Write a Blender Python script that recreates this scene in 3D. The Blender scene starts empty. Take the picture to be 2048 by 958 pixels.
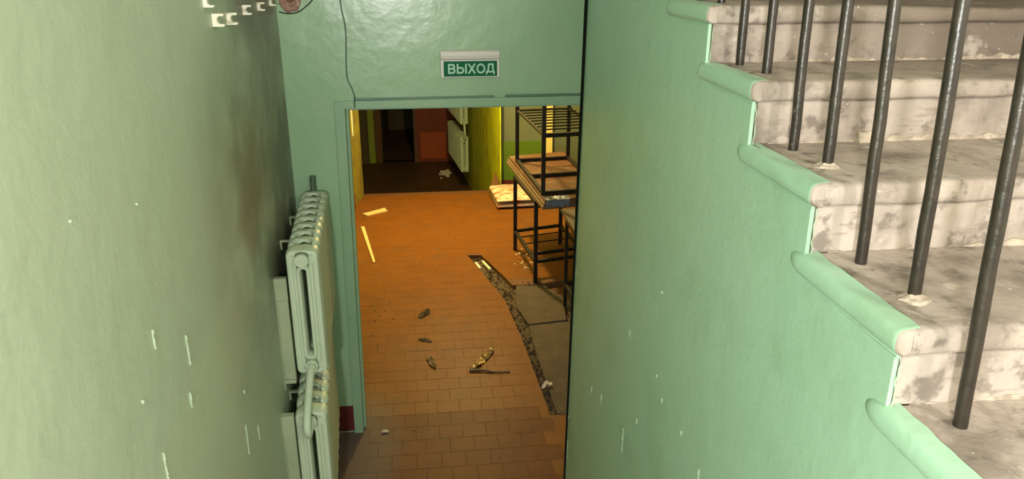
import bpy, bmesh, math, random
from mathutils import Vector, Matrix, noise
random.seed(7)
C = bpy.context.scene
COL = C.collection
R = math.radians

# ------------------------------------------------------------ camera
cam = bpy.data.cameras.new('camera')
cam.sensor_width = 36.0
cam.lens = 1539 * 36 / 2048
cam.clip_start = 0.02
cam_o = bpy.data.objects.new('camera', cam)
cam_o.location = (0, 0, 2.75)
cam_o.rotation_euler = (R(90 - 19.7), 0, R(-6.77))
COL.objects.link(cam_o)
C.camera = cam_o

# ------------------------------------------------------------ world, lamps, exposure
C.view_settings.view_transform = 'Standard'
C.view_settings.look = 'None'
C.view_settings.gamma = 1
C.view_settings.use_curve_mapping = False
C.view_settings.exposure = 0.0
w = bpy.data.worlds.new('world')
C.world = w
w.use_nodes = True
w.node_tree.nodes['Background'].inputs[0].default_value = (1, .95, .85, 1)
w.node_tree.nodes['Background'].inputs[1].default_value = 0.008


def lamp(name, loc, energy, color, radius):
    l = bpy.data.lights.new(name, 'POINT')
    l.energy = energy
    l.color = color
    l.shadow_soft_size = radius
    o = bpy.data.objects.new(name, l)
    o.location = loc
    COL.objects.link(o)
    return o


lamp('stairwell_light', (-0.30, -.92, 2.66), 255, (1, .98, .97), .06)       # lamp of the landing behind the camera
lamp('upper_landing_light', (1.3, -.6, 3.45), 118, (1, .94, .86), .10)         # lamp over the rising flight
lamp('corridor_light', (.40, 8.0, 2.45), 330, (1, .73, .28), .06)            # bulb of the corridor behind the door


# ------------------------------------------------------------ materials
def mat(name, c, rough=.6, var=None, vscale=3., layers=(), bump=0., bscale=20., bdist=.01, metal=0., spec=.5, coat=0.):
    """c base colour; var second colour mixed by a soft noise; layers = (scale, lo, hi, colour, strength, stretch, box)"""
    m = bpy.data.materials.new(name)
    m.use_nodes = True
    nt = m.node_tree
    N, L = nt.nodes, nt.links
    b = N['Principled BSDF']
    b.inputs['Roughness'].default_value = rough
    b.inputs['Metallic'].default_value = metal
    b.inputs['Specular IOR Level'].default_value = spec
    b.inputs['Coat Weight'].default_value = coat
    geo = N.new('ShaderNodeNewGeometry')
    pos = geo.outputs['Position']

    def nz(scale, detail=5, stretch=(1, 1, 1)):
        mp = N.new('ShaderNodeMapping')
        mp.inputs['Scale'].default_value = stretch
        L.new(pos, mp.inputs['Vector'])
        n = N.new('ShaderNodeTexNoise')
        n.inputs['Scale'].default_value = scale
        n.inputs['Detail'].default_value = detail
        n.inputs['Roughness'].default_value = .6
        L.new(mp.outputs[0], n.inputs['Vector'])
        return n.outputs['Fac']

    def rng(x, lo, hi):
        r = N.new('ShaderNodeMapRange')
        r.interpolation_type = 'SMOOTHSTEP'
        r.inputs['From Min'].default_value = lo
        r.inputs['From Max'].default_value = hi
        L.new(x, r.inputs['Value'])
        return r.outputs[0]

    def math_(op, a, b2):
        q = N.new('ShaderNodeMath')
        q.operation = op
        for i, v in enumerate((a, b2)):
            if isinstance(v, (int, float)):
                q.inputs[i].default_value = v
            else:
                L.new(v, q.inputs[i])
        return q.outputs[0]

    def mix(fac, a, b2):
        x = N.new('ShaderNodeMix')
        x.data_type = 'RGBA'
        L.new(fac, x.inputs[0])
        for i, v in ((6, a), (7, b2)):
            if isinstance(v, tuple):
                x.inputs[i].default_value = (*v, 1)
            else:
                L.new(v, x.inputs[i])
        return x.outputs[2]

    colr = tuple(c)
    if var:
        colr = mix(rng(nz(vscale), .3, .7), colr, tuple(var))
    for ly in layers:
        scale, lo, hi, lc, st = ly[:5]
        f = rng(nz(scale, 6, ly[5] if len(ly) > 5 and ly[5] else (1, 1, 1)), lo, hi)
        if len(ly) > 6:                                   # the stain or painted shade lies around a point: centre, radii
            cen, rad = ly[6]
            mp = N.new('ShaderNodeMapping')
            mp.vector_type = 'POINT'
            mp.inputs['Scale'].default_value = tuple(1 / r for r in rad)
            mp.inputs['Location'].default_value = tuple(-a / r for a, r in zip(cen, rad))
            L.new(pos, mp.inputs['Vector'])
            ln = N.new('ShaderNodeVectorMath')
            ln.operation = 'LENGTH'
            L.new(mp.outputs[0], ln.inputs[0])
            f = math_('MULTIPLY', f, rng(ln.outputs['Value'], 1.0, .4))
        f = math_('MULTIPLY', f, st)
        colr = mix(f, colr, tuple(lc))
    if isinstance(colr, tuple):
        b.inputs['Base Color'].default_value = (*colr, 1)
    else:
        L.new(colr, b.inputs['Base Color'])
    if bump:
        bp = N.new('ShaderNodeBump')
        bp.inputs['Strength'].default_value = bump
        bp.inputs['Distance'].default_value = bdist
        L.new(nz(bscale, 4), bp.inputs['Height'])
        L.new(bp.outputs[0], b.inputs['Normal'])
    return m


CHIP = (.62, .60, .52)
M = {}
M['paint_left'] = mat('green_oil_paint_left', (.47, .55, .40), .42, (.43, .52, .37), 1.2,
    layers=[(2.2, .25, .62, (.16, .14, .085), .85, None, ((-.69, 3.6, 1.95), (1.6, 1.6, 1.2))),
            (3.0, .3, .6, (.10, .085, .06), .8, None, ((-.70, 4.0, 1.75), (1, .55, .55))),
            (3.0, .2, .5, (.15, .11, .085), .85, None, ((-.70, 3.6, 2.62), (1, .75, .28))),
            (60, .735, .76, CHIP, .8), (14, .725, .74, (.52, .56, .42), .6, (1, 3, .35))],
    bump=.22, bscale=7, bdist=.02)
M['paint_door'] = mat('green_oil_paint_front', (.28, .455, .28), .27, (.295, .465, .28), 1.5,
    layers=[(45, .73, .76, CHIP, .5)], bump=.22, bscale=5, bdist=.02, spec=.5)
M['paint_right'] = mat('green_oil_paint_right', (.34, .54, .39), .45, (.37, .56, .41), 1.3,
    layers=[(2.2, .5, .7, (.27, .43, .27), .5), (38, .74, .755, CHIP, .9), (16, .735, .745, (.45, .55, .38), .6, (1, 3, .4))],
    bump=.3, bscale=6, bdist=.02)
M['paint_trim'] = mat('green_trim_paint', (.23, .40, .25), .33, (.27, .42, .26), 4, layers=[(30, .70, .74, (.14, .20, .13), .5)], bump=.2, bscale=40, bdist=.003)
M['paint_shadow_line'] = mat('shadow_line_green', (.09, .18, .11), .3, bump=.3, bscale=60, bdist=.003)  # dark colour carries the shadow line above the lintel
M['paint_radiator'] = mat('radiator_paint', (.50, .60, .44), .5, (.46, .57, .40), 6, layers=[(35, .70, .74, (.16, .15, .09), .6)], bump=.15, bscale=60, bdist=.003)
M['pale_board'] = mat('pale_painted_wood', (.36, .42, .27), .5, (.30, .36, .23), 9, layers=[(25, .66, .72, (.18, .14, .08), .6)], bump=.2, bscale=30)
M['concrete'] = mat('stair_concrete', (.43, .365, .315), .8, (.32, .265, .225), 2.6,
    layers=[(1.5, .1, .4, (.115, .082, .060), .92, None, ((1.80, 2.5, 2.68), (1.20, 1.45, .66))), (5, .50, .72, (.17, .125, .092), .6, (3.2, 1.0, .45)), (5, .46, .66, (.18, .145, .12), .85), (20, .54, .66, (.12, .095, .08), .7), (12, .62, .72, (.5, .45, .39), .6),  # first: trodden brown wear, plus painted shade darkening the upper steps
            (70, .675, .72, (.75, .70, .62), .85), (34, .735, .75, (.8, .76, .68), .9), (9, .56, .66, (.20, .16, .125), .5, (1.2, .8, 6))],
    bump=.5, bscale=35, bdist=.006)
M['plaster'] = mat('crumbled_plaster', (.50, .42, .33), .9, (.26, .21, .165), 38, bump=.7, bscale=60, bdist=.006)
M['edge_chip'] = mat('chipped_paint_edge', (.38, .46, .33), .7, (.32, .41, .28), 40)
M['iron'] = mat('black_iron', (.016, .012, .009), .34, (.03, .022, .016), 30, layers=[(55, .66, .72, (.13, .10, .075), .6)], bump=.35, bscale=55, bdist=.004)
M['frame'] = mat('black_frame_steel', (.009, .007, .006), .5, (.014, .010, .008), 12, spec=.3)
M['tile'] = mat('brown_floor_tile', (.185, .068, .012), .5, (.155, .057, .011), 5,
    spec=.10, layers=[(3.0, .50, .70, (.13, .062, .026), .6), (11, .58, .72, (.09, .052, .036), .55), (40, .70, .74, (.30, .2, .12), .5),
            (30, .745, .765, (.6, .5, .4), .7),
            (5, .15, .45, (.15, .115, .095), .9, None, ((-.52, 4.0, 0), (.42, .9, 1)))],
    bump=.25, bscale=18, bdist=.004)
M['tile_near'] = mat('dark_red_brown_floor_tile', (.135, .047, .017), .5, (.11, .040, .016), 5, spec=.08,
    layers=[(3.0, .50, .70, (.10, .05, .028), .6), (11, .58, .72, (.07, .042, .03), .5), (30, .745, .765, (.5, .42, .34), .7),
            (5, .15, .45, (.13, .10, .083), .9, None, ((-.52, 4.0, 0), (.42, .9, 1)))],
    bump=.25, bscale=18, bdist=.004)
M['grout'] = mat('dark_grout', (.13, .052, .016), .8, (.11, .042, .014), 20, bump=.3, bscale=60, bdist=.003)
M['cement'] = mat('rough_cement', (.085, .062, .05), .9, (.062, .046, .037), 6, layers=[(14, .55, .7, (.12, .09, .07), .6), (40, .72, .75, (.5, .42, .33), .6)], bump=.6, bscale=30, bdist=.008)
M['rubble'] = mat('dark_rubble', (.060, .038, .024), .9, (.09, .058, .036), 30, bump=.5, bscale=70, bdist=.004)
M['red_base'] = mat('dark_red_paint', (.12, .016, .013), .5, (.085, .012, .01), 12)
M['yellow'] = mat('yellow_wall_paint', (.62, .68, .008), .5, (.54, .62, .010), 2, layers=[(5, .50, .68, (.26, .22, .05), .8, (1, 1, .4)), (22, .70, .74, (.75, .7, .5), .7)], bump=.25, bscale=12)
M['yellow_dull'] = mat('dull_yellow_wall_paint', (.30, .25, .03), .6, (.20, .17, .03), 4, layers=[(7, .5, .65, (.12, .09, .03), .8, (1, 1, .4)), (22, .68, .73, (.6, .5, .3), .7)], bump=.3, bscale=12)  # darker, browner yellow for the pier, with blotches
M['lime_pier'] = mat('pale_lime_paint', (.28, .40, .05), .5, (.24, .36, .05), 3)
M['olive'] = mat('olive_wall_paint', (.13, .16, .10), .6, (.115, .14, .09), 3, bump=.2, bscale=12)
M['lime'] = mat('grass_green_paint', (.085, .165, .006), .5, (.075, .15, .006), 3, bump=.2, bscale=12)
M['cream'] = mat('pale_yellow_paint', (.75, .66, .26), .6, (.7, .6, .22), 4)
M['orange'] = mat('orange_door_paint', (.22, .038, .003), .6, (.18, .03, .003), 3, layers=[(8, .58, .70, (.16, .05, .02), .6)], bump=.2, bscale=10)
M['orange_light'] = mat('bright_orange_paint', (.42, .075, .005), .6, (.36, .06, .005), 4)
M['brown_frame'] = mat('brown_wood_paint', (.14, .07, .03), .6, (.1, .05, .02), 8)
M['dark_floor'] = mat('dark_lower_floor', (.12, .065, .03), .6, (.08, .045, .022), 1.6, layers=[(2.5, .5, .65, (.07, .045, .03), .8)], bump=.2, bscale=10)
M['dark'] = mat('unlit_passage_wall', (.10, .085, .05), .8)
M['plain'] = mat('whitewash', (.62, .60, .52), .8, (.55, .52, .44), 2, bump=.2, bscale=14)
M['board_wood'] = mat('worn_fibreboard', (.15, .095, .055), .6, (.11, .068, .04), 8, layers=[(12, .58, .7, (.15, .09, .05), .6, (1, .2, 1))], bump=.2, bscale=40)
M['board_top'] = mat('brown_board_face', (.10, .036, .012), .5, (.085, .032, .012), 4, layers=[(6, .5, .66, (.16, .11, .075), .6)])
M['grey_top'] = mat('dusty_grey_board', (.12, .09, .065), .7, (.08, .062, .045), 6)
M['film'] = mat('crumpled_plastic_film', (.15, .18, .26), .3, (.09, .11, .17), 40, bump=.3, bscale=60)
M['sack'] = mat('printed_sack', (.80, .72, .56), .55, (.72, .62, .46), 8, layers=[(9, .49, .56, (.58, .07, .03), .95, (.7, 3.2, 1)), (30, .64, .70, (.6, .16, .1), .5)], bump=.4, bscale=25, bdist=.01)
M['sack_grey'] = mat('grey_sack', (.42, .34, .30), .5, (.30, .22, .22), 10, layers=[(14, .55, .62, (.5, .14, .14), .8)], bump=.4, bscale=25, bdist=.01)
M['kraft'] = mat('brown_paper', (.26, .12, .05), .7, (.20, .09, .04), 20, bump=.4, bscale=30)
M['pine'] = mat('pale_pine', (.75, .55, .28), .6, (.66, .46, .22), 20, bump=.1, bscale=40)
M['white_plastic'] = mat('white_plastic', (.72, .70, .66), .4)
M['clip_plastic'] = mat('cream_plastic', (.78, .76, .62), .45)
M['sign_green'] = mat('sign_green', (.0, .115, .045), .5, spec=.15)
M['sign_letter'] = mat('sign_lettering', (.42, .68, .54), .5)
M['shadow_strip'] = mat('painted_shadow', (.006, .008, .005), .9, spec=.05)
M['cable'] = mat('black_cable', (.012, .018, .012), .5)
M['cable_green'] = mat('overpainted_cable', (.06, .11, .065), .45)
M['raw_plaster'] = mat('broken_plaster_and_brick', (.45, .29, .23), .9, (.30, .17, .13), 25, layers=[(30, .55, .65, (.6, .5, .42), .8)], bump=.8, bscale=50, bdist=.01)
M['rust'] = mat('rusty_pipe', (.13, .05, .03), .7, (.2, .09, .05), 40)
M['foil'] = mat('shiny_foil_scrap', (.55, .40, .22), .18, (.2, .13, .07), 60, metal=.6, bump=.6, bscale=80)
M['paper_white'] = mat('white_scrap', (.75, .68, .58), .7)
M['dirt'] = mat('dark_dirt', (.035, .022, .014), .9)
M['twig'] = mat('dark_twig', (.10, .06, .035), .7)
M['bulb'] = mat('lamp_holder', (.05, .045, .04), .5)


# ------------------------------------------------------------ mesh helpers
def new_obj(name, verts, faces, m, parent=None, smooth=False, mats=None, fm=None):
    me = bpy.data.meshes.new(name)
    me.from_pydata([tuple(v) for v in verts], [], faces)
    bm = bmesh.new()
    bm.from_mesh(me)
    bmesh.ops.recalc_face_normals(bm, faces=bm.faces)
    bm.to_mesh(me)
    bm.free()
    for q in (mats or [m]):
        me.materials.append(q)
    if fm:
        for p, i in zip(me.polygons, fm):
            p.material_index = i
    if smooth:
        me.polygons.foreach_set('use_smooth', [True] * len(me.polygons))
        try:
            me.set_sharp_from_angle(angle=R(45))
        except Exception:
            pass
    o = bpy.data.objects.new(name, me)
    COL.objects.link(o)
    if parent:
        o.parent = parent
    return o


class MB:
    def __init__(s):
        s.v, s.f = [], []

    def add(s, v, f):
        n = len(s.v)
        s.v += [Vector(p) for p in v]
        s.f += [tuple(i + n for i in q) for q in f]

    def box(s, a, b, rot=0., piv=None):
        (x0, y0, z0), (x1, y1, z1) = a, b
        v = [Vector((x, y, z)) for z in (z0, z1) for x, y in ((x0, y0), (x1, y0), (x1, y1), (x0, y1))]
        if rot:
            c = Vector(piv or ((x0 + x1) / 2, (y0 + y1) / 2, 0))
            mt = Matrix.Rotation(rot, 3, 'Z')
            v = [mt @ (p - c) + c for p in v]
        s.add(v, [(0, 3, 2, 1), (4, 5, 6, 7), (0, 1, 5, 4), (1, 2, 6, 5), (2, 3, 7, 6), (3, 0, 4, 7)])
        return s

    def hexa(s, p):                                        # 8 points: bottom ring, top ring
        s.add(p, [(0, 3, 2, 1), (4, 5, 6, 7), (0, 1, 5, 4), (1, 2, 6, 5), (2, 3, 7, 6), (3, 0, 4, 7)])
        return s

    def prism(s, poly, z0, z1):                            # polygon in XY
        n = len(poly)
        v = [(x, y, z0) for x, y in poly] + [(x, y, z1) for x, y in poly]
        s.add(v, [tuple(range(n))[::-1], tuple(range(n, 2 * n))] + [(i, (i + 1) % n, n + (i + 1) % n, n + i) for i in range(n)])
        return s

    def tube(s, pts, r, seg=10, closed=False, rx=None):
        pts = [Vector(p) for p in pts]
        n = len(pts)
        rs = r if isinstance(r, (list, tuple)) else [r] * n
        rings, up = [], None
        for i, p in enumerate(pts):
            if closed:
                t = (pts[(i + 1) % n] - pts[i - 1]).normalized()
            else:
                t = (pts[min(i + 1, n - 1)] - pts[max(i - 1, 0)]).normalized()
            if up is None:
                up = Vector((0, 0, 1)) if abs(t.z) < .9 else Vector((0, 1, 0))
            a = t.cross(up).normalized()
            bb = a.cross(t).normalized()
            up = bb
            rings.append([p + (a * math.cos(k * 2 * math.pi / seg) + bb * math.sin(k * 2 * math.pi / seg)) * rs[i] for k in range(seg)])
        v = [q for ring in rings for q in ring]
        f = []
        for i in range(n if closed else n - 1):
            j = (i + 1) % n
            f += [(i * seg + k, i * seg + (k + 1) % seg, j * seg + (k + 1) % seg, j * seg + k) for k in range(seg)]
        if not closed:
            f += [tuple(range(seg))[::-1], tuple((n - 1) * seg + k for k in range(seg))]
        s.add(v, f)
        return s

    def build(s, name, m, parent=None, smooth=False):
        return new_obj(name, s.v, s.f, m, parent, smooth)


def tag(o, label, cat, group=None):
    o['label'] = label
    o['category'] = cat
    if group:
        o['group'] = group
    return o


def thing(name, loc, label, cat, group=None):
    o = bpy.data.objects.new(name, None)
    o.empty_display_size = .05
    o.location = loc
    COL.objects.link(o)
    bpy.context.view_layer.update()
    return tag(o, label, cat, group)


def adopt(root):
    """parts were built in world coordinates: keep them there under their thing"""
    mi = Matrix.Translation(root.location).inverted()
    for ch in root.children:
        ch.matrix_parent_inverse = mi


def struct(o):
    o['kind'] = 'structure'
    return o


def slab(name, a, b, m):
    return struct(MB().box(a, b).build(name, m))


# ------------------------------------------------------------ stairwell shell
def xl(y):                                                  # left wall runs very slightly askew
    return -.68 - .03 * (y - 3.28) / .93


def wall_grid(name, fx, y0, y1, z0, z1, thick, m):
    """a long wall with a face at x = fx(y) and a thickness outwards"""
    p = [(fx(y0), y0), (fx(y1), y1), (fx(y1) + thick, y1), (fx(y0) + thick, y0)]
    return struct(MB().prism(p, z0, z1).build(name, m))


wall_grid('wall_left', xl, -3.0, 4.208, 0, 5.2, -.2, M['paint_left'])
DY = 4.208
d = MB()
LZ = 2.022
d.hexa([(-.75, DY, 0), (-.44, DY, 0), (-.44, DY + .25, 0), (-.75, DY + .25, 0),
        (-.75, DY, LZ), (-.408, DY, LZ), (-.408, DY + .25, LZ), (-.75, DY + .25, LZ)])
d.box((-.75, DY, LZ), (2.3, DY + .25, 5.2))
d.box((1.5, DY, 0), (2.3, DY + .25, LZ))
struct(d.build('wall_front', M['paint_door']))
slab('wall_rear', (-1.2, -3.2, 0), (2.3, -3.0, 5.2), M['plain'])
slab('wall_stair_side', (2.1, -3.0, 0), (2.3, DY, 5.2), M['plain'])
slab('ceiling', (-1.2, -3.2, 5.2), (2.3, DY + .25, 5.35), M['plain'])
# landing and the flight that goes down, both under the camera
f = MB()
f.box((-.5, -3.0, 0), (2.1, .3, 1.24))
struct(f.build('floor_landing', M['concrete']))
f = MB()
for i in range(8):
    f.box((-.62, .3 + i * .29, 0), (.69, .3 + (i + 1) * .29, 1.24 - (i + 1) * .138))
struct(f.build('trim_lower_flight', M['concrete']))

# ------------------------------------------------------------ stair flight at the right with its green side wall
RISE, GO = .1385, .309


def ny(k): return .945 + GO * k


def nzk(k): return 2.24 + RISE * k


K0, K1 = -2, 7


def xr(y, z):                                               # face of the side wall
    t = max(0., (y - 1.0) / 2.4)
    return .70 + t * (-.012 + .045 * z / 2.6)


YEND = 3.40
SX1 = 2.08


def SX(k):
    return max(xr(ny(k), nzk(k)), xr(ny(k) + GO, nzk(k))) + .009


wv, wf = [], []
prof = [(-.3, 0.)]
prof = []
yy = ny(K0) + .02
prof.append((yy, nzk(K0) - RISE))
for k in range(K0, K1 + 1):
    prof.append((ny(k) + .02, nzk(k) - .004))
    e = ny(k + 1) + .02
    if e > YEND:
        prof.append((YEND, nzk(k) - .004))
        break
    prof.append((e, nzk(k) - .004))
# columns of the wall face under each tread piece, then a thickness of 8 mm and an end pier
mb = MB()
ys = sorted({round(p[0], 4) for p in prof})
tops = {}
for i in range(len(ys) - 1):
    k = K0 + i
    y0, y1, zt = ys[i], ys[i + 1], nzk(k) - .004
    nz_ = 6
    for j in range(nz_):
        z0, z1 = zt * j / nz_, zt * (j + 1) / nz_
        mb.hexa([(xr(y0, z0), y0, z0), (xr(y0, z0) + .008, y0, z0), (xr(y1, z0) + .008, y1, z0), (xr(y1, z0), y1, z0),
                 (xr(y0, z1), y0, z1), (xr(y0, z1) + .008, y0, z1), (xr(y1, z1) + .008, y1, z1), (xr(y1, z1), y1, z1)])
bm = bmesh.new()
tmp = bpy.data.meshes.new('t')
tmp.from_pydata([tuple(v) for v in mb.v], [], mb.f)
bm.from_mesh(tmp)
bmesh.ops.remove_doubles(bm, verts=bm.verts, dist=1e-4)
# inner faces shared by neighbours
seen = {}
for fc in bm.faces:
    seen.setdefault(tuple(sorted(v.index for v in fc.verts)), []).append(fc)
bmesh.ops.delete(bm, geom=[q for l in seen.values() if len(l) > 1 for q in l], context='FACES')
zp = nzk(7) - .2
pv = [(xr(YEND, z) + .006, y, z) for z in (0, zp) for y in (YEND - .15, YEND)] 
n0 = [bm.verts.new(p) for p in [(xr(YEND, 0) + .009, YEND - .15, 0), (xr(YEND, 0) + .16, YEND - .15, 0), (xr(YEND, 0) + .16, YEND, 0), (xr(YEND, 0) + .009, YEND, 0),
                                (xr(YEND, 2.6) + .009, YEND - .15, 2.9), (xr(YEND, 2.6) + .16, YEND - .15, 2.9), (xr(YEND, 2.6) + .16, YEND, 2.9), (xr(YEND, 2.6) + .009, YEND, 2.9)]]
for q in [(0, 3, 2, 1), (4, 5, 6, 7), (0, 1, 5, 4), (1, 2, 6, 5), (2, 3, 7, 6), (3, 0, 4, 7)]:
    bm.faces.new([n0[i] for i in q])
me = bpy.data.meshes.new('wall_right')
bm.to_mesh(me)
bm.free()
me.materials.append(M['paint_right'])
wall_right = bpy.data.objects.new('wall_right', me)
COL.objects.link(wall_right)
struct(wall_right)


def moulding(k):
    """half-round painted moulding that returns along the side of a tread, rounded off at its rear end"""
    yf, yb = ny(k) + .0015, ny(k) + .385
    n, seg = 40, 12
    v, fcs = [], []
    for i in range(n + 1):
        t = i / n
        t = t * .96 + .04 * (t ** 2) if t > .1 else t ** 1.6 * .1 ** -.6 * .96 + .04 * t * t
        y = yf + (yb - yf) * t
        s = 1.0
        if yb - y < .06:
            s = math.sqrt(max(0.0, 1 - ((.06 - (yb - y)) / .06) ** 2))
        if y - yf < .006:
            s = .86 + .14 * math.sqrt(max(0.0, 1 - ((.006 - (y - yf)) / .006) ** 2))
        z = nzk(k) - .0235
        m_ = seg + 2
        for j in range(seg + 1):
            a = -math.pi / 2 + math.pi * j / seg
            wob = .002 * noise.noise(Vector((y * 9, k * 3.1, j * .3)))
            up = .0245 if a > 0 else .021
            sa = math.copysign(abs(math.sin(a)) ** .75, math.sin(a))
            v.append((xr(y, z) + .012 - (.025 + wob) * s * abs(math.cos(a)) ** .75, y, z + up * s * sa + wob))
        v.append((xr(y, z) + .024 + .004 * noise.noise(Vector((y * 25, k, 0))), y, nzk(k) + .003 * s - (1 - s) * .0235))
    for i in range(n):
        for j in range(seg + 1):
            fcs.append((i * m_ + j, i * m_ + j + 1, (i + 1) * m_ + j + 1, (i + 1) * m_ + j))
        fcs.append((i * m_ + seg + 1, i * m_, (i + 1) * m_, (i + 1) * m_ + seg + 1))
    fcs.append(tuple(range(m_)))
    fm = [1 if v[q[0]][1] < yf + .004 or q is fcs[-1] else 0 for q in fcs]
    o = new_obj('step_moulding', v, fcs, None, wall_right, True, [M['paint_right'], M['concrete']], fm)
    # a fine cove below it
    mb = MB()
    mb.tube([(xr(yf + .012 + i * .06, nzk(k) - .0475) + .001, yf + .012 + i * .06, nzk(k) - .0475) for i in range(6)], [.0040, .0038, .0034, .0028, .002, .001], 8)
    mb.build('cove', M['paint_right'], o, True)


for k in range(-1, 5):
    moulding(k)

stairs = thing('concrete_staircase', (1.4, ny(K0), nzk(K0) - RISE), 'worn grey concrete staircase rising at the right above the green side wall', 'staircase')


def step(k):
    r = .0225
    zt, y0 = nzk(k), ny(k)
    pr = []
    for i in range(7):                                     # tread, back to front
        t = i / 6
        pr.append((y0 + GO + .018 - (GO + .018 - r) * t, zt))
    for i in range(1, 8):                                  # bullnose
        a = math.pi / 2 + math.pi * i / 8
        ca, sa = math.cos(a), math.sin(a)
        pr.append((y0 + r + r * math.copysign(abs(ca) ** .55, ca), zt - r + r * math.copysign(abs(sa) ** .55, sa)))
    pr += [(y0 + r, zt - 2 * r), (y0 + .0205, zt - 2 * r - .003), (y0 + .018, zt - 2 * r - .014), (y0 + .02, zt - 2 * r - .026)]
    for i in range(1, 5):
        pr.append((y0 + .02 + .002 * i / 4, zt - .071 - (RISE - .071) * i / 4))
    pr += [(y0 + GO + .018, zt - RISE)]
    n = len(pr)
    nx = 44
    v, fcs = [], []
    for i in range(nx + 1):
        x = SX(k) + (SX1 - SX(k)) * (i / nx) ** 1.15
        for j, (y, z) in enumerate(pr):
            edge = 1 if 5 <= j <= 17 else .5
            wq = noise.noise(Vector((x * 5, y * 8 + k * 7.7, z * 8))) * .006 * edge
            wq2 = noise.noise(Vector((x * 23, y * 20 + k * 3.3, z * 20))) * .0025 * edge
            lock = (0 if j in (0, n - 1) else 1) * min(1, .15 + (x - SX(k)) / .07)
            sag = -.010 * math.exp(-((x - 1.45) / .3) ** 2) * (1 if 3 <= j <= 9 else 0)
            v.append((x, y + lock * (wq + wq2) * (.3 if j < 5 else 1), z + lock * ((wq + wq2) * .5 + sag)))
    for i in range(nx):
        for j in range(n):
            fcs.append((i * n + j, i * n + (j + 1) % n, (i + 1) * n + (j + 1) % n, (i + 1) * n + j))
    fcs += [tuple(range(n)), tuple(nx * n + j for j in range(n))]
    o = new_obj('step', v, fcs, M['concrete'], stairs, True)
    # crumbled plaster left along the foot of the riser
    if k >= 0:
        v, fcs = [], []
        nx, x0 = 260, SX(k) + .03
        for i in range(nx + 1):
            x = x0 + (2.0 - x0) * i / nx
            h = .003 + .010 * noise.noise(Vector((x * 6, k * 5.1, .3))) + .011 * noise.noise(Vector((x * 48, k * 2.7, 1.3)))
            h += .006 * min(1, max(0, (x - .85) / .3))
            if k == 2 and abs(x - .985) < .03:
                h += .02
            if x < .85:
                h = min(h, .004)
            h = max(.0015, h)
            dd = h * (.7 + .5 * noise.noise(Vector((x * 40, 9, k))))
            yb = y0 + .024
            zb = zt - RISE - .002
            q = [(x, yb, zb), (x, yb - .004 - dd, zb), (x, yb - .004 - dd * .75, zb + h * .55), (x, yb - .004 - dd * .3, zb + h), (x, yb, zb + h * 1.05)]
            v += [(a + random.uniform(-.002, .002), b + random.uniform(-.001, .001), c) for a, b, c in q]
        for i in range(nx):
            for j in range(4):
                fcs.append((i * 5 + j, i * 5 + j + 1, i * 5 + 6 + j, i * 5 + 5 + j))
        p = new_obj('plaster_residue', v, fcs, M['plaster'], o)
        p['kind'] = 'stuff'


for k in range(K0, K1 + 1):
    step(k)
adopt(stairs)
# chipped white line where the paint of the side ends at each riser
for k in range(0, 5):
    mb = MB()
    pts = []
    for i in range(9):
        z = nzk(k - 1) + (RISE - .05) * i / 8
        pts.append((SX(k) - .003 + random.uniform(-.002, .002), ny(k) + .017 + random.uniform(-.002, .002), z))
    mb.tube(pts, [.0008 + random.uniform(0, .0014) for _ in pts], 6)
    mb.build('chipped_edge', M['edge_chip'], wall_right)

# railing
rail = thing('stair_railing', (.78, .9, nzk(-1)), 'black iron stair railing of plain round bars standing on the concrete treads', 'railing')
for (y, z, lean) in [(.901, nzk(-1), -.031), (1.055, nzk(0), -.021), (1.214, nzk(0), -.025), (1.374, nzk(1), -.011), (1.518, nzk(1), -.012),
                     (1.685, nzk(2), -.005), (1.84, nzk(2), -.005), (1.995, nzk(3), -.005), (2.15, nzk(3), -.004), (2.31, nzk(4), -.004), (2.465, nzk(4), -.004)]:
    h = .86
    top = Vector((.78 + lean * 1.3, y, 2.24 + RISE * (y - .945) / GO + .92))
    bot = Vector((.78, y, z - .003))
    n = 16
    pts, rs = [], []
    for i in range(n + 1):
        p = bot.lerp(top, i / n)
        pts.append(p + Vector((noise.noise(Vector((y * 9, i * .6, 0))), noise.noise(Vector((y * 9, 5, i * .6))), 0)) * .0018)
        rs.append(.0105 + .0008 * noise.noise(Vector((y * 5, i * 1.7, 2))))
    MB().tube(pts, rs, 12).build('baluster', M['iron'], rail, True)
    if z in (nzk(0), nzk(1)) and y in (1.055, 1.374):
        v, fcs = [], []
        for ring, (rad, hh) in enumerate([(.026, -.001), (.021, .004), (.0145, .006), (.010, .010)]):
            for i in range(14):
                a = i * 2 * math.pi / 14
                q = rad * (1 + .3 * noise.noise(Vector((math.cos(a) * 1.7, math.sin(a) * 1.7, ring * .4 + y * 9))))
                v.append((.78 + q * math.cos(a), y + q * math.sin(a), z + hh + .003 * noise.noise(Vector((a * 2, ring, y * 5)))))
        for ring in range(3):
            fcs += [(ring * 14 + i, ring * 14 + (i + 1) % 14, ring * 14 + 14 + (i + 1) % 14, ring * 14 + 14 + i) for i in range(14)]
        mb = MB()
        mb.add(v, fcs)
        p = mb.build('mortar_collar', M['plaster'], rail)
        p['kind'] = 'stuff'
MB().tube([(.76, y, 2.24 + RISE * (y - .945) / GO + .93) for y in (.4, 1.0, 1.6, 2.2, 2.8)], .022, 12).build('handrail', M['iron'], rail, True)
adopt(rail)

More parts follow.
